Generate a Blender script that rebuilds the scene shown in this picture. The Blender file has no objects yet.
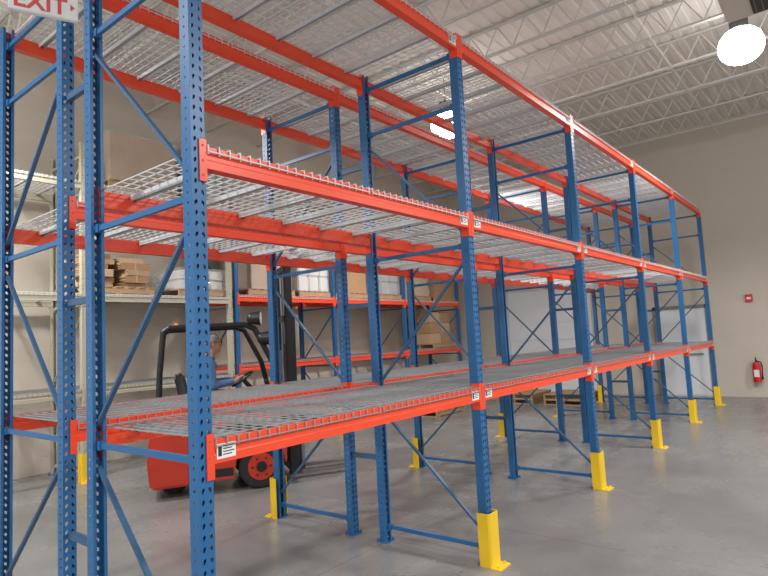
import bpy, bmesh, math, random
from mathutils import Vector, Matrix, Quaternion
random.seed(4)
PI=math.pi
sc=bpy.context.scene
col=sc.collection
# ------------------------------------------------------------------ camera
CX=(-1.5479,-2.3570,1.7818); YAW,PIT,ROL,FPX=.6745,.0876,-.0524,576.3127
Fv=Vector((math.cos(PIT)*math.cos(YAW),math.cos(PIT)*math.sin(YAW),math.sin(PIT)))
R0=Vector((math.sin(YAW),-math.cos(YAW),0)); U0=R0.cross(Fv)
Rv=R0*math.cos(ROL)+U0*math.sin(ROL); Uv=Rv.cross(Fv)
cd=bpy.data.cameras.new('camera'); cam=bpy.data.objects.new('camera',cd); col.objects.link(cam)
cam.matrix_world=Matrix([[Rv[0],Uv[0],-Fv[0],CX[0]],[Rv[1],Uv[1],-Fv[1],CX[1]],[Rv[2],Uv[2],-Fv[2],CX[2]],[0,0,0,1]])
cd.sensor_width=36; cd.lens=36*FPX/768; cd.clip_start=.05; cd.clip_end=200
sc.camera=cam
def hit(x,y,ax,v):
    d=Fv+Rv*((x-384)/FPX)+Uv*((288-y)/FPX); t=(v-CX[ax])/d[ax]
    return Vector(CX)+d*t
# ------------------------------------------------------------------ materials
def mat(name,c,rough=.5,metal=0.,var=.06,scale=3.,bump=0.,bscale=60.,emit=0.,spec=.5,alpha=1.,coat=0.):
    m=bpy.data.materials.new(name); m.use_nodes=True; nt=m.node_tree; b=nt.nodes['Principled BSDF']
    b.inputs['Roughness'].default_value=rough; b.inputs['Metallic'].default_value=metal
    b.inputs['Specular IOR Level'].default_value=spec; b.inputs['Coat Weight'].default_value=coat
    tc=nt.nodes.new('ShaderNodeTexCoord')
    n=nt.nodes.new('ShaderNodeTexNoise'); n.inputs['Scale'].default_value=scale; n.inputs['Detail'].default_value=4
    nt.links.new(tc.outputs['Object'],n.inputs['Vector'])
    r=nt.nodes.new('ShaderNodeMix'); r.data_type='RGBA'
    r.inputs[6].default_value=(*[max(0,k*(1-var)) for k in c],1); r.inputs[7].default_value=(*[min(1,k*(1+var)) for k in c],1)
    nt.links.new(n.outputs['Fac'],r.inputs[0]); nt.links.new(r.outputs[2],b.inputs['Base Color'])
    if bump:
        n2=nt.nodes.new('ShaderNodeTexNoise'); n2.inputs['Scale'].default_value=bscale
        nt.links.new(tc.outputs['Object'],n2.inputs['Vector'])
        bp=nt.nodes.new('ShaderNodeBump'); bp.inputs['Strength'].default_value=bump; bp.inputs['Distance'].default_value=.01
        nt.links.new(n2.outputs['Fac'],bp.inputs['Height']); nt.links.new(bp.outputs['Normal'],b.inputs['Normal'])
    if emit:
        b.inputs['Emission Color'].default_value=(1,.98,.95,1); b.inputs['Emission Strength'].default_value=emit
    if alpha<1: b.inputs['Alpha'].default_value=alpha
    return m
BLUE=mat('blue_enamel',(.020,.125,.31),.38,var=.12)
BRACE=mat('slate_blue_enamel',(.035,.10,.20),.42,var=.15)
ORANGE=mat('orange_enamel',(.86,.072,.022),.32,var=.07)
CREAM=mat('cream_enamel',(.50,.47,.36),.45)
YEL=mat('yellow_enamel',(.90,.58,.02),.45,var=.1)
GALV=mat('galvanized_steel',(.60,.61,.62),.40,metal=.0,var=.12,scale=9)
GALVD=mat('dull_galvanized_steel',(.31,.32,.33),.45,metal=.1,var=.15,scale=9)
STEEL=mat('bare_steel',(.25,.25,.25),.4,metal=.8)
BLACK=mat('black_paint',(.012,.012,.014),.42,var=.2)
RUBBER=mat('tyre_rubber',(.02,.02,.02),.8,bump=.3)
DGREY=mat('charcoal_plastic',(.04,.042,.045),.55)
RED=mat('red_paint',(.56,.040,.018),.35,var=.12)
REDSIGN=mat('red_ink',(.68,.07,.07),.5)
WHITE=mat('white_plastic',(.80,.80,.78),.5,var=.03)
WLABEL=mat('white_label',(.80,.80,.78),.5,var=.03)
INK=mat('label_ink',(.03,.03,.03),.6)
AMBER=mat('amber_plastic',(.9,.28,.02),.3)
CARD=mat('cardboard',(.42,.26,.14),.85,var=.14,scale=5)
CARD2=mat('pale_cardboard',(.52,.36,.22),.85,var=.12,scale=5)
WOOD=mat('pallet_wood',(.42,.28,.16),.8,var=.25,scale=12)
FILM=mat('stretch_film',(.76,.76,.76),.10,alpha=.24,var=.3,scale=7,bump=1.,bscale=8)
WRAP=mat('opaque_wrap',(.40,.40,.405),.3,var=.25,bump=.9,bscale=10)
SKIN=mat('skin',(.56,.29,.20),.5,var=.06,scale=20)
HAIR=mat('grey_hair',(.27,.265,.26),.8,var=.2,scale=60,bump=.5,bscale=120)
SHIRT=mat('blue_shirt',(.09,.18,.36),.85,var=.2,scale=14,bump=.5,bscale=22)
JEANS=mat('dark_jeans',(.03,.045,.08),.9,var=.15,scale=20)
LAMP=mat('lamp_glow',(1,1,1),.5,emit=30.)
BOWL=mat('glowing_bowl',(1,1,1),.5,emit=12.)
PAINTW=mat('white_steel',(.72,.72,.70),.5,var=.05)
GREYP=mat('grey_frame_paint',(.22,.22,.22),.5,var=.05)
DOORW=mat('white_door',(.80,.83,.86),.45,var=.03)

def floor_mat():
    m=bpy.data.materials.new('polished_concrete'); m.use_nodes=True; nt=m.node_tree; b=nt.nodes['Principled BSDF']; N=nt.nodes.new; L=nt.links.new
    tc=N('ShaderNodeTexCoord')
    a=N('ShaderNodeTexNoise'); a.inputs['Scale'].default_value=.75; a.inputs['Detail'].default_value=8; a.inputs['Roughness'].default_value=.62; L(tc.outputs['Object'],a.inputs['Vector'])
    r=N('ShaderNodeValToRGB'); r.color_ramp.elements[0].position=.3; r.color_ramp.elements[0].color=(.170,.172,.170,1); r.color_ramp.elements[1].position=.72; r.color_ramp.elements[1].color=(.262,.262,.258,1); L(a.outputs['Fac'],r.inputs[0])
    c=N('ShaderNodeTexNoise'); c.inputs['Scale'].default_value=26; c.inputs['Detail'].default_value=5; L(tc.outputs['Object'],c.inputs['Vector'])
    mr=N('ShaderNodeMapRange'); mr.inputs[3].default_value=.92; mr.inputs[4].default_value=1.08; L(c.outputs['Fac'],mr.inputs[0])
    mx=N('ShaderNodeVectorMath'); mx.operation='SCALE'; L(r.outputs[0],mx.inputs[0]); L(mr.outputs[0],mx.inputs['Scale'])
    k=N('ShaderNodeTexBrick'); k.offset=0; k.inputs['Scale'].default_value=1; k.inputs['Brick Width'].default_value=4.6; k.inputs['Row Height'].default_value=4.6; k.inputs['Mortar Size'].default_value=.005; k.inputs['Mortar Smooth'].default_value=.2
    k.inputs['Color1'].default_value=(1,1,1,1);k.inputs['Color2'].default_value=(1,1,1,1);k.inputs['Mortar'].default_value=(.6,.6,.6,1)
    mp=N('ShaderNodeMapping'); mp.inputs['Location'].default_value=(1.3,3.6,0); L(tc.outputs['Object'],mp.inputs['Vector']); L(mp.outputs['Vector'],k.inputs['Vector'])
    m2=N('ShaderNodeMix'); m2.data_type='RGBA'; m2.blend_type='MULTIPLY'; m2.inputs[0].default_value=1; L(mx.outputs[0],m2.inputs[6]); L(k.outputs['Color'],m2.inputs[7]); L(m2.outputs[2],b.inputs['Base Color'])
    rr=N('ShaderNodeMapRange'); rr.inputs[3].default_value=.17; rr.inputs[4].default_value=.36; L(a.outputs['Fac'],rr.inputs[0]); L(rr.outputs[0],b.inputs['Roughness'])
    return m
def wall_mat(name,c,horiz):
    m=bpy.data.materials.new(name); m.use_nodes=True; nt=m.node_tree; b=nt.nodes['Principled BSDF']; N=nt.nodes.new; L=nt.links.new
    tc=N('ShaderNodeTexCoord'); s=N('ShaderNodeSeparateXYZ'); L(tc.outputs['Object'],s.inputs[0]); cb=N('ShaderNodeCombineXYZ'); L(s.outputs[horiz],cb.inputs[0]); L(s.outputs['Z'],cb.inputs[1])
    k=N('ShaderNodeTexBrick'); k.inputs['Scale'].default_value=1; k.inputs['Brick Width'].default_value=.41; k.inputs['Row Height'].default_value=.205; k.inputs['Mortar Size'].default_value=.006; k.inputs['Mortar Smooth'].default_value=.5
    k.inputs['Color1'].default_value=(*c,1); k.inputs['Color2'].default_value=(*[q*.985 for q in c],1); k.inputs['Mortar'].default_value=(*[q*.95 for q in c],1); L(cb.outputs[0],k.inputs['Vector'])
    a=N('ShaderNodeTexNoise'); a.inputs['Scale'].default_value=.5; a.inputs['Detail'].default_value=5; L(tc.outputs['Object'],a.inputs['Vector'])
    mr=N('ShaderNodeMapRange'); mr.inputs[3].default_value=.95; mr.inputs[4].default_value=1.04; L(a.outputs['Fac'],mr.inputs[0])
    mm=N('ShaderNodeVectorMath'); mm.operation='SCALE'; L(k.outputs['Color'],mm.inputs[0]); L(mr.outputs[0],mm.inputs['Scale']); L(mm.outputs[0],b.inputs['Base Color'])
    b.inputs['Roughness'].default_value=.6
    bp=N('ShaderNodeBump'); bp.inputs['Strength'].default_value=.10; bp.inputs['Distance'].default_value=.01; bp.invert=True; L(k.outputs['Fac'],bp.inputs['Height']); L(bp.outputs['Normal'],b.inputs['Normal'])
    return m
# ------------------------------------------------------------------ mesh builder
class MB:
    def __init__(s): s.bm=bmesh.new()
    def box(s,c,d,rot=None):
        M=Matrix.Translation(Vector(c))
        if rot is not None: M=M@rot.to_4x4()
        bmesh.ops.create_cube(s.bm,size=1,matrix=M@Matrix.Diagonal((d[0],d[1],d[2],1))); return s
    def rng(s,x0,x1,y0,y1,z0,z1): return s.box(((x0+x1)/2,(y0+y1)/2,(z0+z1)/2),(abs(x1-x0),abs(y1-y0),abs(z1-z0)))
    def bar(s,p0,p1,w,h,up=(0,0,1)):
        p0=Vector(p0);p1=Vector(p1);d=p1-p0;L=d.length;d.normalize();u=Vector(up)
        if abs(d.dot(u))>.98: u=Vector((1,0,0))
        x=u.cross(d).normalized(); y=d.cross(x)
        R=Matrix((x,y,d)).transposed(); return s.box((p0+p1)/2,(w,h,L),R)
    def tube(s,p0,p1,r,n=12,r2=None):
        p0=Vector(p0);p1=Vector(p1);d=p1-p0
        M=Matrix.Translation((p0+p1)/2)@d.to_track_quat('Z','Y').to_matrix().to_4x4()
        bmesh.ops.create_cone(s.bm,cap_ends=True,segments=n,radius1=r,radius2=r if r2 is None else r2,depth=d.length,matrix=M); return s
    def path(s,pts,r,n=8):
        pts=[Vector(p) for p in pts]
        for a,b in zip(pts,pts[1:]): s.tube(a,b,r,n)
        for p in pts[1:-1]: s.ball(p,(r,r,r),n,max(4,n//2))
        return s
    def ball(s,c,r,u=16,v=10,rot=None):
        M=Matrix.Translation(Vector(c))
        if rot is not None: M=M@rot.to_4x4()
        bmesh.ops.create_uvsphere(s.bm,u_segments=u,v_segments=v,radius=1,matrix=M@Matrix.Diagonal((r[0],r[1],r[2],1))); return s
    def prism(s,pts,ax,a0,a1):
        def P(p,a):
            return {0:(a,p[0],p[1]),1:(p[0],a,p[1]),2:(p[0],p[1],a)}[ax]
        A=[s.bm.verts.new(P(p,a0)) for p in pts]; Bv=[s.bm.verts.new(P(p,a1)) for p in pts]; n=len(pts)
        s.bm.faces.new(A); s.bm.faces.new(Bv[::-1])
        for i in range(n): s.bm.faces.new((A[i],Bv[i],Bv[(i+1)%n],A[(i+1)%n]))
        return s
    def lathe(s,prof,n=28,c=(0,0,0)):
        rows=[[s.bm.verts.new((c[0]+r*math.cos(2*PI*i/n),c[1]+r*math.sin(2*PI*i/n),c[2]+z)) for i in range(n)] for r,z in prof]
        for a,b in zip(rows,rows[1:]):
            for i in range(n): s.bm.faces.new((a[i],a[(i+1)%n],b[(i+1)%n],b[i]))
        return s
    def torus(s,c,R,r,axis,n=24,m=8,a0=0,a1=2*PI):
        q=Vector(axis).to_track_quat('Z','Y'); c=Vector(c); P=[c+q@Vector((R*math.cos(a0+(a1-a0)*i/n),R*math.sin(a0+(a1-a0)*i/n),0)) for i in range(n+1)]
        return s.path(P,r,m)
    def mesh(s,name,m,bevel=0,smooth=False):
        bmesh.ops.recalc_face_normals(s.bm,faces=s.bm.faces)
        if bevel:
            es=[e for e in s.bm.edges if len(e.link_faces)==2 and e.calc_face_angle(0)>.5]
            bmesh.ops.bevel(s.bm,geom=es,offset=bevel,segments=2,affect='EDGES',clamp_overlap=True)
        me=bpy.data.meshes.new(name); s.bm.to_mesh(me); s.bm.free()
        if m: me.materials.append(m)
        if smooth:
            for p in me.polygons: p.use_smooth=True
            try: me.set_sharp_from_angle(angle=.7)
            except Exception: pass
        return me
    def build(s,name,m,parent=None,bevel=0,smooth=False,loc=None):
        return put(name,s.mesh(name,m,bevel,smooth),parent,loc)
def put(name,me,parent=None,loc=None,rz=0):
    o=bpy.data.objects.new(name,me); col.objects.link(o)
    if parent: o.parent=parent
    if loc is not None: o.location=loc
    if rz: o.rotation_euler=(0,0,rz)
    return o
def tag(o,label,cat,group=None,kind=None):
    if label: o['label']=label
    if cat: o['category']=cat
    if group: o['group']=group
    if kind: o['kind']=kind
    return o
def thing(name,label,cat,loc=(0,0,0),rz=0,group=None):
    o=bpy.data.objects.new(name,None); o.empty_display_size=.1; col.objects.link(o); o.location=loc; o.rotation_euler=(0,0,rz)
    return tag(o,label,cat,group)
def struct(o,label=None):
    o['kind']='structure'
    if label: o['label']=label
    return o
# ------------------------------------------------------------------ room
XW=14.2; YW=7.45; ZC=6.62; XB=-6.; YB=-10.
struct(MB().rng(XB,XW+.3,YB,YW+.3,-.2,0).build('floor',floor_mat()),'grey polished concrete warehouse floor')
struct(MB().rng(XW,XW+.3,YB,YW+.3,0,ZC+.1).build('wall_right',wall_mat('beige_paint_end',(.60,.54,.455),'Y')),'beige painted end wall')
struct(MB().rng(XB,XW,YW,YW+.3,0,ZC+.1).build('wall_left',wall_mat('beige_paint_side',(.60,.545,.46),'X')),'beige painted long wall behind the racks')
bm=MB(); y=YB; pts=[]
while y<YW:
    pts+=[(y,ZC),(y+.10,ZC),(y+.12,ZC+.02),(y+.18,ZC+.02)]; y+=.20
pts=[(min(p[0],YW),p[1]) for p in pts]
A=[bm.bm.verts.new((XB,p[0],p[1])) for p in pts]; Bq=[bm.bm.verts.new((XW,p[0],p[1])) for p in pts]
for i in range(len(pts)-1): bm.bm.faces.new((A[i],Bq[i],Bq[i+1],A[i+1]))
o=bm.build('ceiling',mat('roof_deck_paint',(.72,.69,.635),.7,var=.04)); struct(o,'pale ribbed steel roof deck')
JM=mat('joist_paint',(.62,.605,.57),.5,var=.05)
bm=MB()
for zz in (ZC-.03,ZC-.46):
    for dx in (-.02,.02): bm.rng(dx-.012,dx+.012,YB,YW,zz-.016,zz+.016)
y=YB
while y<YW-.25:
    bm.bar((0,y,ZC-.04),(0,y+.24,ZC-.45),.015,.015); bm.bar((0,y+.24,ZC-.45),(0,y+.48,ZC-.04),.015,.015); y+=.48
jm=bm.mesh('ceiling_joist',JM)
x=-2.6
while x<XW-.2:
    struct(put('ceiling_joist',jm,None,(x,0,0)),'white open web steel roof joist'); x+=1.3
bm=MB()
for yy in (-6.2,-3.2,-.4,3.0,6.2): bm.tube((XB,yy,ZC-.47),(XW,yy,ZC-.47),.011,6)
struct(bm.build('trim_1',JM),'thin bridging rods under the roof joists')
bm=MB().tube((XB,-2.2,ZC-.56),(XW,-2.2,ZC-.56),.022,10).tube((XB,4.9,ZC-.56),(XW,4.9,ZC-.56),.022,10)
struct(bm.build('trim_2',JM),'pale sprinkler pipes under the roof')
def sectional(name,y0,y1,z1,n):
    o=MB().rng(XW-.05,XW-.005,y0,y1,0,z1).build(name,DOORW); struct(o,'white sectional overhead door in the end wall')
    b=MB()
    for i in range(n):
        b.rng(XW-.075,XW-.05,y0+.03,y1-.03,i*z1/n+.02,(i+1)*z1/n-.02)
    b.build('door_panel',DOORW,o,bevel=.006)
    MB().rng(XW-.1,XW-.001,y0-.1,y0,0,z1+.1).rng(XW-.1,XW-.001,y1,y1+.1,0,z1+.1).rng(XW-.1,XW-.001,y0-.1,y1+.1,z1,z1+.1).build('door_frame',PAINTW,o)
    return o
sectional('door_1',3.15,5.5,2.95,6)
o=MB().rng(XW-.05,XW-.005,.33,1.43,0,2.13).build('door_2',DOORW); struct(o,'white double personnel door in the end wall')
MB().rng(XW-.062,XW-.05,.35,.872,.02,2.11).rng(XW-.062,XW-.05,.888,1.41,.02,2.11).build('door_leaf',DOORW,o,bevel=.004)
MB().rng(XW-.08,XW,.25,.33,0,2.21).rng(XW-.08,XW,1.43,1.51,0,2.21).rng(XW-.08,XW,.25,1.51,2.13,2.21).build('door_frame',GREYP,o)
MB().tube((XW-.12,.45,1.02),(XW-.12,.8,1.02),.014).tube((XW-.12,.45,1.02),(XW-.06,.45,1.02),.012).tube((XW-.12,.8,1.02),(XW-.06,.8,1.02),.012).build('door_handle',STEEL,o,smooth=True)
# ------------------------------------------------------------------ rack geometry
BAY=2.515; D=1.019; G=.387; LV=(1.36,2.744,4.25); LN=('bottom','middle','top'); HC=4.27; NB=5
def column_mesh(name,m,h,holes=True):
    w=.038; bm=bmesh.new(); p=.0508; n=int(h/p); 
    def tri_hole(x0,x1,z0,z1,cx,cz,rx,rz,lean,fn):
        ang=[i*PI/4 for i in range(8)]
        out=[(x1,cz),(x1,z1),(cx,z1),(x0,z1),(x0,cz),(x0,z0),(cx,z0),(x1,z0)]
        inn=[]
        for a in ang:
            ca,sa=math.cos(a),math.sin(a); k=1.0 if sa>=0 else .62
            inn.append((cx+rx*ca*k+lean*sa*rz,cz+rz*sa))
        O=[bm.verts.new(fn(*q)) for q in out]; I=[bm.verts.new(fn(*q)) for q in inn]
        for i in range(8): bm.faces.new((O[i],O[(i+1)%8],I[(i+1)%8],I[i]))
    fr=lambda x,z:(x,-w,z); sl=lambda y,z:(-w,y,z); sr=lambda y,z:(w,y,z)
    for i in range(n):
        z0=i*p;z1=z0+p
        if holes:
            tri_hole(-w,0,z0,z1,-.019,z0+p/2,.0085,.0135,.25,fr); tri_hole(0,w,z0,z1,.019,z0+p/2,.0085,.0135,-.25,fr)
            for f in (sl,sr): tri_hole(-w,w,z0,z1,-.002,z0+p/2,.0065,.0065,0,f)
    def quad(a,b,c,d): bm.faces.new([bm.verts.new(q) for q in (a,b,c,d)])
    zt=n*p
    if holes and zt<h:
        quad((-w,-w,zt),(w,-w,zt),(w,-w,h),(-w,-w,h)); quad((-w,-w,zt),(-w,w,zt),(-w,w,h),(-w,-w,h)); quad((w,-w,zt),(w,w,zt),(w,w,h),(w,-w,h))
    for s in (-1,1):
        quad((s*w,w,0),(s*(w-.018),w,0),(s*(w-.018),w,h),(s*w,w,h)); quad((s*(w-.018),w,0),(s*(w-.018),w-.012,0),(s*(w-.018),w-.012,h),(s*(w-.018),w,h))
    bmesh.ops.remove_doubles(bm,verts=bm.verts,dist=1e-5)
    bmesh.ops.recalc_face_normals(bm,faces=bm.faces)
    me=bpy.data.meshes.new(name); bm.to_mesh(me); bm.free(); me.materials.append(m); return me
def beam_mesh(m,L=BAY):
    pr=[(-.042,0),(-.004,0),(-.004,-.041),(.022,-.041),(.022,-.108),(-.042,-.108),(-.042,-.07),(-.038,-.064),(-.038,-.044),(-.042,-.038)]
    return MB().prism(pr,0,.040,L-.040).mesh('beam',m)
def conn_mesh(m,s,L=BAY):
    b=MB(); x0=0.002 if s<0 else L-.038; x1=x0+.036
    b.rng(x0,x1,-.0455,-.0405,-.175,.03); e=.040 if s<0 else L-.040
    b.rng(e-.0022,e+.0022,-.0455,.026,-.175,.03)
    for z in (-.145,-.075,-.0): b.ball(((x0+x1)/2,-.0455,z),(.007,.004,.007),8,4)
    return b.mesh('end_connector',m)
def hbrace_mesh(m): return MB().rng(-.011,.011,.037,D-.037,-.016,.016).rng(-.018,.018,.037,.075,-.024,.024).rng(-.018,.018,D-.075,D-.037,-.024,.024).mesh('horizontal_brace',m)
def dbrace_mesh(m,za,zb): return MB().bar((0,.03,za),(0,D-.03,zb),.018,.026,(1,0,0)).mesh('diagonal_brace',m)
FOOT=MB().rng(-.062,.062,-.055,.055,0,.008).tube((.05,-.045,.008),(.05,-.045,.03),.008,8).tube((-.05,.045,.008),(-.05,.045,.03),.008,8).mesh('foot_plate',BLUE)
def label_meshes():
    a=MB().rng(0,.105,-.0445,-.0432,-.090,-.022).mesh('load_label',WLABEL)
    b=MB()
    for i in range(4): b.rng(.034,.097-.014*(i%2),-.0450,-.0446,-.036-.013*i,-.031-.013*i)
    b.rng(.007,.027,-.0450,-.0446,-.078,-.034)
    b=b.mesh('print',INK)
    return a,b
LAB,LPR=label_meshes()
HZ=(.13,1.27,2.50,3.68,4.12)
def kit(m,bm_,h=HC):
    k={}; k['col']=column_mesh('column',m,h); k['beam']=beam_mesh(bm_); k['cl']=conn_mesh(bm_,-1); k['cr']=conn_mesh(bm_,1); k['hb']=hbrace_mesh(m)
    return k
def rack(label,x0,y0,nb,k,levels,h,flip,hz,m,labels=False,spacers=False,group=None):
    t=thing('pallet_rack',label,'pallet rack',(x0,y0,0),0,group)
    zz=[z for z in hz if z<h]
    for i in range(nb+1):
        X=i*BAY
        for yy,rz in ((0,0),(D,PI)):
            c=put('column',k['col'],t,(X,yy,0),rz); put('foot_plate',FOOT,c,(0,0,0))
        for z in zz: put('horizontal_brace',k['hb'],t,(X,0,z))
        n=0
        for a,b in zip(zz,zz[1:]):
            if b-a<.6: continue
            up=(n%2==0)
            lo,hi=a+.12,b-.12
            if not flip: za,zb=(lo,hi) if up else (hi,lo)
            else: za,zb=(hi,lo) if up else (lo,hi)
            key=('d',round(za,3),round(zb,3))
            if key not in k: k[key]=dbrace_mesh(m,za,zb)
            put('diagonal_brace',k[key],t,(X,0,0)); n+=1
        if spacers:
            for z in (.72,2.1,3.4): MB().rng(-.016,.016,D+.03,D+G-.057,-.02,.02).build('row_spacer',m,t,loc=(X,0,z))
    for i in range(nb):
        for li,z in enumerate(levels):
            for back in (0,1):
                b=put('beam',k['beam'],t,(i*BAY+(BAY if back else 0),D if back else 0,z),PI if back else 0)
                put('end_connector',k['cl'],b); put('end_connector',k['cr'],b)
                if labels and not back:
                    for lx in ((BAY-.155,.055) if (li<2 and (i>0 or li==0)) else (BAY-.155,)):
                        l=put('load_label',LAB,b,(lx,0,0)); l['label']='white printed load label'
                        put('print_lines',LPR,b,(lx,0,0))
    return t
KO=kit(BLUE,ORANGE)
rack('front blue and orange pallet rack row nearest the camera with perforated posts',0,0,NB,KO,LV,HC,False,HZ,BRACE,labels=True,spacers=True)
YB0=D+G
rack('second blue and orange pallet rack row standing back to back behind the front row',0,YB0,NB,KO,LV,HC,True,HZ,BRACE)
YC=6.2
KC={}; KC['col']=column_mesh('column',BLUE,3.72); 
for q in ('beam','cl','cr','hb'): KC[q]=KO[q]
LC2=(1.44,2.70)
rack('lower blue and orange pallet rack against the long wall beyond the forklift mast',4.87,YC,3,KC,LC2,3.72,False,(.13,1.27,2.5,3.6),BRACE)
KD=kit(CREAM,CREAM,4.9)
LC1=(1.29,2.65,4.30)
rack('cream pallet rack against the long wall behind the forklift and driver',4.72-2*BAY,YC,2,KD,LC1,4.9,False,(.13,1.27,2.5,3.7,4.7),CREAM)
# wire decks
DW=1.19
def grid_mesh(m,nx,r=.0026):
    b=MB(); n=19
    for i in range(n+1):
        x=i*DW/n
        b.rng(x-r,x+r,-.048,D+.048,.002,.002+2*r)
        b.rng(x-r,x+r,-.0515,-.0515+2*r,-.038,.002+2*r); b.rng(x-r,x+r,D+.0515-2*r,D+.0515,-.038,.002+2*r)
    ys=[-.0545,-.0]+[.06+i*(D-.12)/nx for i in range(nx+1)]+[D,D+.0545]
    for j,y in enumerate(ys):
        z=.002-2*r if 0<j<len(ys)-1 else -.030
        if j in (1,len(ys)-2): z=.002+2*r
        b.rng(-r,DW+r,y-r,y+r,z,z+2*r)
    return b.mesh('wire_grid',m)
def chan(m,h=.020): return MB().prism([(-h,-.005),(h,-.005),(h,-.036),(h-.006,-.036),(h-.006,-.012),(-h+.006,-.012),(-h+.006,-.036),(-h,-.036)],1,.0,D).mesh('support_channel',m)
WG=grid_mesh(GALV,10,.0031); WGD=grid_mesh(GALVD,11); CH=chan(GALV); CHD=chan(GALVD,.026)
ORD=('first','second','third','fourth','fifth')
def deck(x,y,z,label,group,dark):
    t=thing('wire_deck',label,'wire deck',(x,y,z),0,group)
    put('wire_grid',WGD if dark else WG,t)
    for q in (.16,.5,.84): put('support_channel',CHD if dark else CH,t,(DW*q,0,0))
def decks(x0,y0,nb,levels,names,row,group):
    for i in range(nb):
        for li,z in enumerate(levels):
            for h in (0,1):
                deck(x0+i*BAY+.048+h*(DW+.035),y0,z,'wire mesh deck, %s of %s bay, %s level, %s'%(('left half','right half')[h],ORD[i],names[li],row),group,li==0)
decks(0,0,NB,LV,LN,'front rack row','wire decks of the front rack row')
decks(0,YB0,NB,LV,LN,'second rack row','wire decks of the second rack row')
decks(4.87,YC,3,LC2,('lower','upper'),'orange wall rack','wire decks of the orange wall rack')
decks(4.72-2*BAY,YC,2,LC1,LN,'cream wall rack','wire decks of the cream wall rack')
# column guards
gm=MB().prism([(-.062,-.075),(.062,-.075),(.075,-.06),(.075,.03),(.067,.03),(.067,-.055),(.058,-.067),(-.058,-.067),(-.067,-.055),(-.067,.03),(-.075,.03),(-.075,-.06)],2,0,.40).mesh('guard_wall',YEL)
gb=MB().rng(-.085,.085,-.15,-.068,.0,.01).tube((.055,-.115,.01),(.055,-.115,.028),.01,8).tube((-.055,-.115,.01),(-.055,-.115,.028),.01,8).mesh('base_plate',YEL)
def guard(x,y,rz,label,group):
    t=thing('column_guard',label,'column guard',(x,y,0),rz,group); put('guard_wall',gm,t); put('base_plate',gb,t)
CO=('','second','third','fourth','fifth','sixth')
for i in range(1,6):
    guard(i*BAY,0,0,'yellow steel guard around foot of the %s front post of the front row'%CO[i],'yellow guards along the front row')
    guard(i*BAY,YB0+D,PI,'yellow steel guard around foot of the %s rear post of the second row'%CO[i],'yellow guards along the second row')
guard(4.72-BAY,YC,0,'yellow steel guard at foot of the cream wall rack middle post','yellow guards along the wall racks')
for i in range(1,4): guard(4.87+i*BAY,YC,0,'yellow steel guard at %s front post of the orange wall rack'%CO[i],'yellow guards along the wall racks')
# ------------------------------------------------------------------ cargo
def pallet(x,y,z,label,group,w=1.15,d=.98,rz=0):
    t=thing('wood_pallet',label,'pallet',(x,y,z),rz,group)
    for yy in (-d/2+.03,0,d/2-.03): MB().rng(-w/2,w/2,yy-.02,yy+.02,.018,.108).build('stringer',WOOD,t)
    for i in range(7): MB().rng(-w/2+i*(w-.09)/6,-w/2+i*(w-.09)/6+.09,-d/2,d/2,.108,.125).build('deck_board',WOOD,t)
    for i in range(3): MB().rng(-w/2+i*(w-.09)/2,-w/2+i*(w-.09)/2+.09,-d/2,d/2,0,.018).build('bottom_board',WOOD,t)
    return t
def film(t,w,d,h,bulge=.02):
    b=MB().rng(-w/2-.015,w/2+.015,-d/2-.015,d/2+.015,.004,h+.018)
    bmesh.ops.subdivide_edges(b.bm,edges=b.bm.edges,cuts=9,use_grid_fill=True)
    for v in b.bm.verts:
        n=Vector((v.co.x/w,v.co.y/d,(v.co.z-h/2)/h)); k=random.uniform(0,bulge)
        v.co.x+=k*(1 if n.x>0 else -1)*(abs(n.x)>.45); v.co.y+=k*(1 if n.y>0 else -1)*(abs(n.y)>.45); v.co.z+=k*(1 if v.co.z>h*.9 else 0)
    b.build('stretch_wrap',FILM,t)
def carton(x,y,z,w,d,h,label,group=None,m=None,wrap=False,rz=0):
    t=thing('carton',label,'box',(x,y,z),rz,group); m=m or CARD
    MB().rng(-w/2,w/2,-d/2,d/2,0,h).build('body',m,t,bevel=.008)
    MB().rng(-w/2-.001,w/2+.001,-.03,.03,h,h+.0015).rng(-w/2-.0015,-w/2,-.03,.03,h*.8,h).build('tape',CARD2,t)
    if wrap: film(t,w,d,h)
    return t
def wrapped(x,y,z,w,d,h,label,group=None,m=None):
    t=thing('wrapped_load',label,'wrapped pallet load',(x,y,z),0,group)
    b=MB(); nx,nz=3,max(2,int(h/.3))
    for i in range(nx):
        for j in range(nz):
            b.rng(-w/2+i*w/nx+.006,-w/2+(i+1)*w/nx-.006,-d/2+random.uniform(0,.03),d/2,j*h/nz+.004,(j+1)*h/nz-.004)
    b.build('load',m or WRAP,t,bevel=.02); film(t,w,d,h)
YM=YC+D/2; yf=YC+.04
def xat(px,py,Y=yf): return hit(px,py,1,Y)
PG='pallets on the wall racks'
a=xat(105,188).x; bq=xat(180,190).x; cx=(a+bq)/2; zt=4.30+.0105; cw=min(1.1,bq-a)
pallet(cx,YM,zt,'wood pallet under the big film-wrapped brown carton on cream rack top',PG)
carton(cx,YM,zt+.125,cw,.95,xat(140,138).z-zt-.13,'big brown carton wrapped in clear film on top of cream rack',wrap=True,m=CARD2)
cx2=max(cx+1.22,4.08)
pallet(cx2,YM,zt,'wood pallet under the grey wrapped load on cream rack top',PG)
wrapped(cx2,YM,zt+.125,1.05,.9,.95,'grey film-wrapped pallet load on top of cream rack right of the carton')
zm=2.65+.0105; a=xat(85,290).x; bq=xat(150,290).x; cx=(a+bq)/2
pallet(cx,YM,zm,'wood pallet under stacks of folded brown cartons on cream rack',PG)
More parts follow.
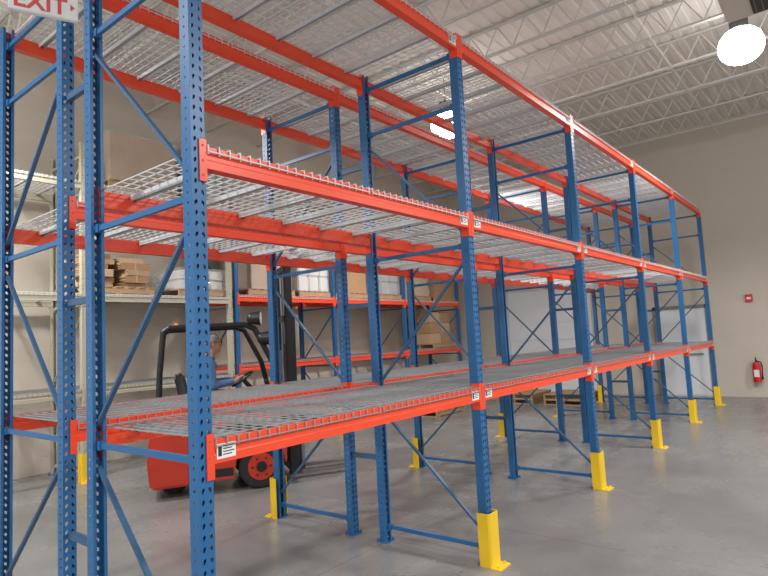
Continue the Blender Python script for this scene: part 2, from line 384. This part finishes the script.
for sx in (-1,1):
    z=zm+.125
    for j in range(6 if sx<0 else 5):
        h=random.choice((.07,.084,.098,.112))
        o=thing('folded_carton_bundle','brown folded carton bundle, %s from bottom of the %s stack on cream rack'%(('first','second','third','fourth','fifth','sixth')[j],'left' if sx<0 else 'right'),'cardboard bundle',(cx+sx*.28+random.uniform(-.04,.04),YM+random.uniform(-.05,.05),z),random.uniform(-.10,.10),'folded cartons on the cream rack')
        b=MB(); ww=random.choice((.19,.22,.24))
        for q in range(int(round(h/.014))):
            e=random.uniform(-.014,.014); b.rng(-ww+e,ww+e,-.4,.4,q*.014,q*.014+.0125)
        b.build('sheets',CARD if j%2 else CARD2,o); MB().rng(-.012,.012,-.403,.403,-.0,h+.002).build('strap',CARD2,o); z+=h+.003
a=xat(205,285).x
pallet(a,YM,zm,'wood pallet under the white wrapped load on middle of cream rack',PG,w=1.0)
wrapped(a,YM,zm+.125,.85,.85,.34,'low white film-wrapped load on middle level of cream rack',m=PAINTW)
# orange wall rack
zc=2.70+.0105
for i,(px,h,mm) in enumerate(((5.75,1.15,CARD2),(8.1,1.15,CARD),(10.6,1.0,CARD2),(11.9,1.1,CARD))):
    nm=('first','second','third','last')[i]
    pallet(px,YM,zc,'wood pallet under the %s brown carton from left on orange wall rack'%nm,PG)
    carton(px,YM,zc+.125,.95,.9,h,'%s large brown carton from left on upper level of orange wall rack'%nm,'cartons on the orange wall rack',mm,wrap=(i%2==0))
    if i in (1,3): carton(px,YM,zc+.127+h,.9,.85,.85,'pale brown carton stacked on the %s large carton of orange wall rack'%nm,'cartons on the orange wall rack',CARD2)
pallet(9.3,YM,zc,'wood pallet under the tall grey wrapped load on orange wall rack',PG)
wrapped(9.3,YM,zc+.125,1.0,.9,1.55,'tall grey film-wrapped load on upper level of orange wall rack')
pallet(6.95,YM,zc,'wood pallet under the white wrapped load on orange wall rack',PG,w=1.0)
wrapped(6.95,YM,zc+.125,.9,.85,1.3,'white film-wrapped load on upper level of orange wall rack',m=PAINTW)
zl=1.44+.0105
pallet(11.75,YM,zl,'wood pallet on the lower level of orange wall rack far end',PG)
for j in range(3):
    for i in range(2):
        carton(11.5+i*.48,YM,zl+.125+j*.285,.45,.7,.28,'brown carton, %s column, %s from bottom, lower level of orange wall rack'%(('left','right')[i],('first','second','third')[j]),'small cartons on the orange wall rack',CARD if (i+j)%2 else CARD2)
def pal_floor(x,y,n,where,rz=0):
    for j in range(n):
        pallet(x,y,j*.1255,'empty wood pallet, %s from bottom of the stack %s'%(('first','second','third','fourth')[j],where),'floor pallets '+where,rz=rz)
pal_floor(12.3,4.3,2,'before the white overhead door'); pal_floor(12.3,3.05,2,'beside the overhead door stack')
pal_floor(9.7,5.35,2,'by the orange wall rack')
wrapped(9.7,5.35,.2515,.95,.8,.16,'dark low wrapped bundle on the floor pallets before orange wall rack')
# ------------------------------------------------------------------ forklift
FO=Vector((2.945,4.32,0)); FR=-PI/6
fk=thing('forklift','red forklift with black overhead guard and tall mast behind the second rack row','forklift',FO,FR)
w=.53
b=MB().prism([(-.70,.14),(-.73,.45),(-.70,.76),(-.60,.88),(-.24,.90),(-.24,.14)],1,-w,w)
b.build('counterweight',RED,fk,bevel=.03,smooth=True)
arch=[(.60+.315*math.cos(a),.27+.315*math.sin(a)) for a in [PI*(1-i/10) for i in range(11)]]
b=MB().prism([(-.235,.16),(-.235,.66),(.30,.70),(.88,.70),(.93,.55),(.93,.3)]+arch[::-1]+[(.27,.16)],1,-w,w)
b.build('chassis',RED,fk,bevel=.012,smooth=True)
MB().rng(-.22,.26,-w-.004,-w,.20,.30).build('step_panel',BLACK,fk)
MB().rng(-.22,.26,w,w+.004,.20,.30).build('step_panel',BLACK,fk)
MB().rng(-.58,.14,-.45,.45,.90,.93).prism([(-.235,.66),(-.235,.94),(.20,.94),(.22,.70)],1,-.48,.48).build('battery_hood',DGREY,fk,bevel=.02,smooth=True)
MB().rng(.20,.9,-.44,.44,.70,.715).build('floor_plate',BLACK,fk)
MB().prism([(.80,.71),(.84,1.16),(.90,1.22),(.95,1.20),(.95,.70)],1,-.42,.42).build('front_cowl',BLACK,fk,bevel=.012,smooth=True)
SX=-.18
MB().prism([(x+SX,z) for x,z in [(-.12,.93),(-.10,.99),(.0,1.01),(.34,1.015),(.38,.99),(.38,.94)]],1,-.24,.24).build('seat_cushion',DGREY,fk,bevel=.02,smooth=True)
MB().prism([(x+SX,z) for x,z in [(-.13,.98),(-.22,1.42),(-.18,1.48),(-.10,1.46),(.0,1.01)]],1,-.23,.23).build('seat_back',DGREY,fk,bevel=.025,smooth=True)
gd=MB()
for s in (-1,1):
    y=.46*s
    gd.path([(-.60,y,.88),(-.57,y,1.5),(-.52,y,2.0),(-.45,y,2.045),(.46,y,2.055),(.58,y,2.0),(.80,y,1.55),(.88,y,1.2),(.90,y,.72)],.036,10)
gd.bar((-.5,-.46,2.02),(-.5,.46,2.02),.06,.045); gd.bar((.5,-.46,2.05),(.5,.46,2.05),.05,.045); gd.bar((-.57,-.46,1.4),(-.57,.46,1.4),.04,.04)
for i in range(8): gd.bar((-.46,-.38+i*.76/7,2.045),(.49,-.38+i*.76/7,2.055),.016,.04,(0,1,0))
gd.build('overhead_guard',BLACK,fk,smooth=True)
ms=MB()
for s in (-1,1):
    y=.34*s; ms.rng(1.00,1.13,y-.04,y-.025,.08,2.15).rng(1.00,1.13,y+.025,y+.04,.08,2.15).rng(1.0,1.015,y-.04,y+.04,.08,2.15)
ms.bar((1.0,-.36,2.12),(1.0,.36,2.12),.03,.08).bar((1.0,-.36,1.15),(1.0,.36,1.15),.03,.08).bar((1.0,-.36,.2),(1.0,.36,.2),.03,.1)
ms.build('outer_mast',BLACK,fk)
ms=MB()
for s in (-1,1):
    y=.265*s; ms.rng(1.02,1.12,y-.03,y-.016,.12,2.84).rng(1.02,1.12,y+.016,y+.03,.12,2.84).rng(1.02,1.033,y-.03,y+.03,.12,2.84)
ms.bar((1.04,-.29,2.81),(1.04,.29,2.81),.05,.08).bar((1.04,-.29,1.75),(1.04,.29,1.75),.04,.07)
ms.build('inner_mast',BLACK,fk)
MB().tube((1.0,-.17,.2),(1.0,-.17,1.7),.032).tube((1.0,-.17,1.7),(1.0,-.17,2.7),.018).tube((1.0,.17,.2),(1.0,.17,1.7),.032).tube((1.0,.17,1.7),(1.0,.17,2.7),.018).build('lift_cylinder',STEEL,fk,smooth=True)
MB().bar((1.075,-.1,.5),(1.075,-.1,2.75),.012,.03).bar((1.075,.1,.5),(1.075,.1,2.75),.012,.03).build('lift_chain',STEEL,fk)
MB().rng(1.14,1.18,-.45,.45,.15,.23).rng(1.14,1.18,-.45,.45,.5,.58).rng(1.12,1.16,-.3,-.25,.15,.58).rng(1.12,1.16,.25,.3,.15,.58).build('carriage',BLACK,fk)
b=MB().bar((1.16,-.45,.55),(1.16,-.45,1.2),.03,.03).bar((1.16,.45,.55),(1.16,.45,1.2),.03,.03).bar((1.16,-.45,1.2),(1.16,.45,1.2),.03,.03)
for i in range(5): b.bar((1.16,-.3+i*.15,.55),(1.16,-.3+i*.15,1.2),.02,.02)
b.build('load_backrest',BLACK,fk)
for s in (-1,1): MB().prism([(1.18,.58),(1.22,.58),(1.22,.09),(1.95,.065),(1.95,.055),(1.18,.045)],1,s*.22-.05,s*.22+.05).build('fork',STEEL,fk)
def wheel(x,y,r,wd,nm,sgn):
    t=MB().tube((x,y-wd/2,r),(x,y+wd/2,r),r,36).build(nm,RUBBER,fk,bevel=.02,smooth=True)
    yy=y+sgn*wd/2
    MB().tube((x,yy-.01*sgn,r),(x,yy+.012*sgn,r),r*.62,28).build('hub',RED,t,bevel=.006,smooth=True)
    h=MB().tube((x,yy+.01*sgn,r),(x,yy+.03*sgn,r),r*.24,18)
    for i in range(6): a=i*PI/3; h.tube((x+r*.42*math.cos(a),yy+.01*sgn,r+r*.42*math.sin(a)),(x+r*.42*math.cos(a),yy+.024*sgn,r+r*.42*math.sin(a)),.013,8)
    h.build('hub_cap',BLACK,t)
for s in (-1,1):
    wheel(.60,s*.455,.27,.18,'drive_wheel',s); wheel(-.42,s*.12,.19,.14,'steer_wheel',s)
sw=Vector((.47,0,1.345)); ax=Vector((-.55,0,.83)).normalized()
MB().torus(sw,.165,.013,ax,28,8).bar(sw+Vector((0,-.16,0)),sw+Vector((0,.16,0)),.025,.012,ax).build('steering_wheel',BLACK,fk,smooth=True)
MB().tube((.84,0,.9),sw,.03).build('steering_column',BLACK,fk,smooth=True)
for i in range(3): MB().tube((.84,-.30+.05*i,1.14),(.74,-.30+.05*i,1.30),.006,8).ball((.74,-.30+.05*i,1.31),(.017,.017,.017),10,8).build('control_lever',BLACK,fk)
for z,xx,bx in ((2.13,.54,.50),(1.87,.66,.64)):
    l=MB().tube((xx,-.50,z),(xx+.11,-.53,z),.075,18,.092).ball((xx,-.50,z),(.06,.075,.075),16,10).bar((bx,-.46,z-.06),(xx+.02,-.50,z-.03),.02,.03).build('work_light',BLACK,fk,smooth=True)
    MB().tube((xx+.108,-.529,z),(xx+.116,-.5315,z),.08,18).build('lens',WHITE,l)
MB().tube((-.36,-.30,2.055),(-.36,-.30,2.07),.040,14).build('beacon_base',BLACK,fk)
MB().tube((-.36,-.30,2.07),(-.36,-.30,2.11),.030,14,.024).build('beacon',AMBER,fk,smooth=True)
MB().rng(-.05,.17,-.5355,-.5342,.58,.615).build('side_decal',WHITE,fk)
# ------------------------------------------------------------------ driver (built facing +X at its own origin)
body=MB()
def limb(pts):
    for (p,r),(q,s) in zip(pts,pts[1:]):
        p=Vector(p);q=Vector(q); body.tube(p,q,r,14,s); body.ball(p,(r,r,r),14,10); body.ball(q,(s,s,s),14,10)
def ell(c,r,rot=None): body.ball(Vector(c),r,20,14,rot)
ell((.0,0,.12),(.15,.19,.13)); ell((.02,0,.26),(.145,.175,.13)); ell((.03,0,.40),(.135,.185,.13)); ell((.055,0,.49),(.12,.19,.10))
limb([((.07,-.15,.55),.055),((.07,.15,.55),.055)])
limb([((.075,0,.55),.066),((.12,0,.68),.058)])
for s in (-1,1):
    limb([((.02,s*.10,.10),.10),((.25,s*.13,.115),.082),((.47,s*.15,.10),.062)])
    limb([((.47,s*.15,.10),.060),((.50,s*.15,-.08),.055),((.52,s*.14,-.235),.04)])
    limb([((.50,s*.14,-.245),.042),((.62,s*.15,-.255),.034),((.66,s*.155,-.26),.026)])
    limb([((.07,s*.195,.53),.060),((.11,s*.25,.27),.048)])
    limb([((.11,s*.25,.27),.046),((.38,s*.175,.30),.030)])
    limb([((.38,s*.175,.30),.028),((.425,s*.165,.335),.026)])
    ell((.43,s*.162,.342),(.036,.036,.017))
    for f in range(4):
        o=-.028+.019*f; y0=s*(.155)+o; l=(.9,1.05,1.,.82)[f]
        limb([((.445,y0,.352),.009),((.445+.03*l,y0,.362),.009),((.445+.048*l,y0,.345),.0085),((.445+.04*l,y0,.322),.008)])
    limb([((.425,s*.135,.335),.011),((.445,s*.125,.322),.010),((.47,s*.125,.318),.009)])
hc=Vector((.145,0,.775))
ell(hc+Vector((-.012,0,.02)),(.098,.078,.100)); ell(hc+Vector((.02,0,-.04)),(.074,.066,.080)); ell(hc+Vector((.045,0,-.088)),(.044,.046,.034))
ell(hc+Vector((.097,0,-.02)),(.020,.012,.022)); ell(hc+Vector((.106,0,-.032)),(.013,.014,.010))
ell(hc+Vector((.080,0,-.062)),(.012,.024,.008)); ell(hc+Vector((.078,0,-.074)),(.011,.022,.007))
ell(hc+Vector((.078,0,.022)),(.012,.055,.010))
for s in (-1,1):
    ell(hc+Vector((-.005,s*.079,-.01)),(.019,.008,.032))
me=body.mesh('person',SKIN)
tmp=bpy.data.objects.new('tmp',me); col.objects.link(tmp)
md=tmp.modifiers.new('r','REMESH'); md.mode='VOXEL'; md.voxel_size=.0065
md2=tmp.modifiers.new('s','SMOOTH'); md2.factor=.5; md2.iterations=4
dg=bpy.context.evaluated_depsgraph_get(); me2=bpy.data.meshes.new_from_object(tmp.evaluated_get(dg)); bpy.data.objects.remove(tmp)
me2.materials.clear(); me2.materials.append(SKIN)
for p in me2.polygons: p.use_smooth=True
SL=Matrix.Rotation(FR,3,'Z')@Vector((-.055,0,1.01))+FO
pe=put('person',me2,None,SL,FR); pe.scale=(1.07,1.07,1.07)
tag(pe,'grey-haired driver in blue shirt and glasses seated on the forklift holding the wheel','person')
def skin_of(name,m,cond,off):
    bm=bmesh.new(); bm.from_mesh(me2); bm.normal_update()
    dl=[f for f in bm.faces if not cond(f.calc_center_median())]
    nrm={v.index:v.normal.copy() for v in bm.verts}
    for v in bm.verts: v.co+=nrm[v.index]*off
    bmesh.ops.delete(bm,geom=dl,context='FACES')
    q=bpy.data.meshes.new(name); bm.to_mesh(q); bm.free(); q.materials.clear(); q.materials.append(m)
    for p in q.polygons: p.use_smooth=True
    return put(name,q,pe)
skin_of('shirt',SHIRT,lambda c:(c.z>.13 and c.z<.605-.35*max(0,c.x-.12) and c.x<.36 and not(c.x>.2 and c.z<.2)) ,.009)
skin_of('trousers',JEANS,lambda c:c.z<=.155 and c.z>-.20,.007)
skin_of('shoe',BLACK,lambda c:c.z<=-.195,.008)
skin_of('hair',HAIR,lambda c:(c.z>hc.z+.05 and c.x<hc.x+.055) or (c.z>hc.z-.06 and c.x<hc.x-.03) or (c.z>hc.z+.02 and c.x<hc.x+.02),.009)
for s in (-1,1):
    MB().ball(hc+Vector((.083,s*.03,.004)),(.008,.012,.009),12,8).build('eye',WHITE,pe,smooth=True)
    MB().ball(hc+Vector((.0895,s*.03,.004)),(.003,.005,.005),10,6).build('iris',INK,pe)
g=MB()
for s in (-1,1):
    g.torus(hc+Vector((.104,s*.032,.004)),.022,.0024,(1,0,0),16,6); g.path([hc+Vector((.104,s*.054,.008)),hc+Vector((.08,s*.080,.01)),hc+Vector((-.01,s*.088,.008))],.0024,6)
g.tube(hc+Vector((.104,-.01,.006)),hc+Vector((.104,.01,.006)),.0024,6); g.build('glasses',BLACK,pe)
# ------------------------------------------------------------------ exit sign
zs=3.43
p1=hit(8,9,2,zs); p2=hit(78,23,2,zs); dv=p2-p1; ws=dv.length; hs=.19; pc=(p1+p2)/2
sg=thing('exit_sign','white hanging EXIT sign with red letters at the upper left corner','sign',pc,math.atan2(dv.y,dv.x))
MB().rng(-ws/2,ws/2,-.015,.015,0,hs).build('sign_body',WHITE,sg,bevel=.004)
def text(s,size,m,parent,loc,name='lettering'):
    c=bpy.data.curves.new('t','FONT'); c.body=s; c.size=size; c.align_x='CENTER'; c.extrude=.0012; c.offset=size*.022
    o=bpy.data.objects.new('t',c); col.objects.link(o); dg=bpy.context.evaluated_depsgraph_get(); m_=bpy.data.meshes.new_from_object(o.evaluated_get(dg)); bpy.data.objects.remove(o)
    m_.transform(Matrix.Rotation(PI/2,4,'X')); m_.materials.clear(); m_.materials.append(m); return put(name,m_,parent,loc)
t=text('EXIT',.115,REDSIGN,sg,(-ws*.05,-.0165,.020)); t.scale=(ws*.76/max(.001,t.dimensions.x),1,1)
MB().prism([(ws*.385,.045),(ws*.45,.062),(ws*.385,.079)],1,-.0175,-.015).build('arrow',REDSIGN,sg)
MB().tube((0,0,hs),(0,0,ZC-.47-zs),.009,8).build('hanger_rod',PAINTW,sg)
# ------------------------------------------------------------------ lights
def highbay(p,label,power):
    t=thing('high_bay_light',label,'ceiling light',p,0,'high bay lights under the roof')
    MB().lathe([(.20,-.04),(.26,.02),(.29,.10),(.29,.19),(.26,.28),(.20,.35),(.11,.40)],32).build('reflector_bowl',BOWL,t,smooth=True)
    MB().tube((0,0,.39),(0,0,.58),.12,20).build('ballast_housing',DGREY,t,smooth=True)
    MB().tube((0,0,.58),(0,0,ZC-p[2]-.02),.01,8).build('hanger_rod',STEEL,t)
    MB().lathe([(.0,-.09),(.10,-.08),(.17,-.06),(.20,-.04)],32).build('lens_cover',LAMP,t,smooth=True)
    l=bpy.data.lights.new('lamp_light','SPOT'); l.shadow_soft_size=.25; l.energy=power; l.color=(1,.98,.955); l.spot_size=2.85; l.spot_blend=.6
    lo=bpy.data.objects.new('lamp_light',l); col.objects.link(lo); lo.parent=t; lo.location=(0,0,-.36)
zl=5.55
a=hit(742,56,2,zl); b=hit(447,133,2,zl)
highbay((a.x,a.y,zl),'glowing high bay light at the upper right in front of end wall',480)
highbay((b.x,b.y,zl),'glowing high bay light seen through the decks near picture centre',640)
for i,(x,y,nm) in enumerate(((3.2,-4.2,'right of the near bay'),(.2,5.2,'left of the cream wall rack'),(-3,-5,'behind the camera'),(-3.,2.2,'left of the rack ends'),(9,-6,'above the open floor'))):  # fixtures outside the view; the cream rack one is placed to light the long wall
    highbay((x,y,zl),'unseen high bay light hanging '+nm,640)
u=hit(752,2,2,5.35)
uh=thing('unit_heater','beige hanging unit heater with dark grille at the upper right corner','heater',(u.x,u.y,5.35))
MB().rng(-.4,.4,-.5,.3,.02,.62).build('casing',mat('beige_casing',(.60,.57,.50),.5),uh,bevel=.015)
gr=MB().rng(-.403,-.398,-.42,.22,.09,.55).rng(-.34,.34,-.46,.02,.010,.02).build('grille',BLACK,uh)
b=MB()
for i in range(7): b.box((-.415,-.1,.13+i*.063),(.02,.64,.012),Matrix.Rotation(.5,3,'Y')); b.rng(-.34,.34,-.44+i*.07,-.432+i*.07,-.0,.010)
b.build('louver',STEEL,gr)
MB().tube((-.3,-.3,.62),(-.3,-.3,ZC-5.35),.008,6).tube((.3,.2,.62),(.3,.2,ZC-5.35),.008,6).build('hanger_rod',STEEL,uh)
# ------------------------------------------------------------------ wall items
e=hit(757,371,0,XW-.11)
ex=thing('fire_extinguisher','red fire extinguisher hanging on the end wall at the right edge','fire extinguisher',(XW-.11,e.y,e.z-.25))
MB().tube((0,0,.0),(0,0,.40),.082,24).ball((0,0,.40),(.082,.082,.06),24,12).build('cylinder',mat('extinguisher_red',(.62,.02,.02),.3),ex,smooth=True)
MB().tube((0,0,.45),(0,0,.50),.022).bar((-.09,0,.53),(.03,0,.50),.02,.012).bar((-.09,0,.56),(.03,0,.53),.02,.012).build('valve_handle',BLACK,ex)
MB().path([(0,-.02,.48),(0,-.09,.45),(0,-.11,.35),(-.01,-.10,.15)],.012).tube((-.01,-.10,.15),(-.01,-.10,.06),.013,10,.022).build('hose',BLACK,ex,smooth=True)
MB().rng(-.086,-.05,-.05,.05,.12,.28).build('label_panel',WLABEL,ex)
MB().rng(.08,.11,-.05,.05,.1,.45).build('wall_bracket',BLACK,ex)
al=hit(749,298,0,XW)
fs=thing('fire_alarm','small red fire alarm box on the end wall above the extinguisher','alarm',(XW,al.y,al.z))
MB().rng(-.05,0,-.075,.075,-.085,.085).build('case',mat('alarm_red',(.66,.03,.03),.4),fs,bevel=.008)
MB().rng(-.054,-.05,-.045,.045,-.03,.02).build('front_plate',WHITE,fs)
# ------------------------------------------------------------------ world
wd=bpy.data.worlds.new('world'); sc.world=wd; wd.use_nodes=True
bg=wd.node_tree.nodes['Background']; bg.inputs[0].default_value=(.97,.99,1,1); bg.inputs[1].default_value=.78
sc.view_settings.view_transform='Standard'; sc.view_settings.look='None'; sc.view_settings.exposure=.08
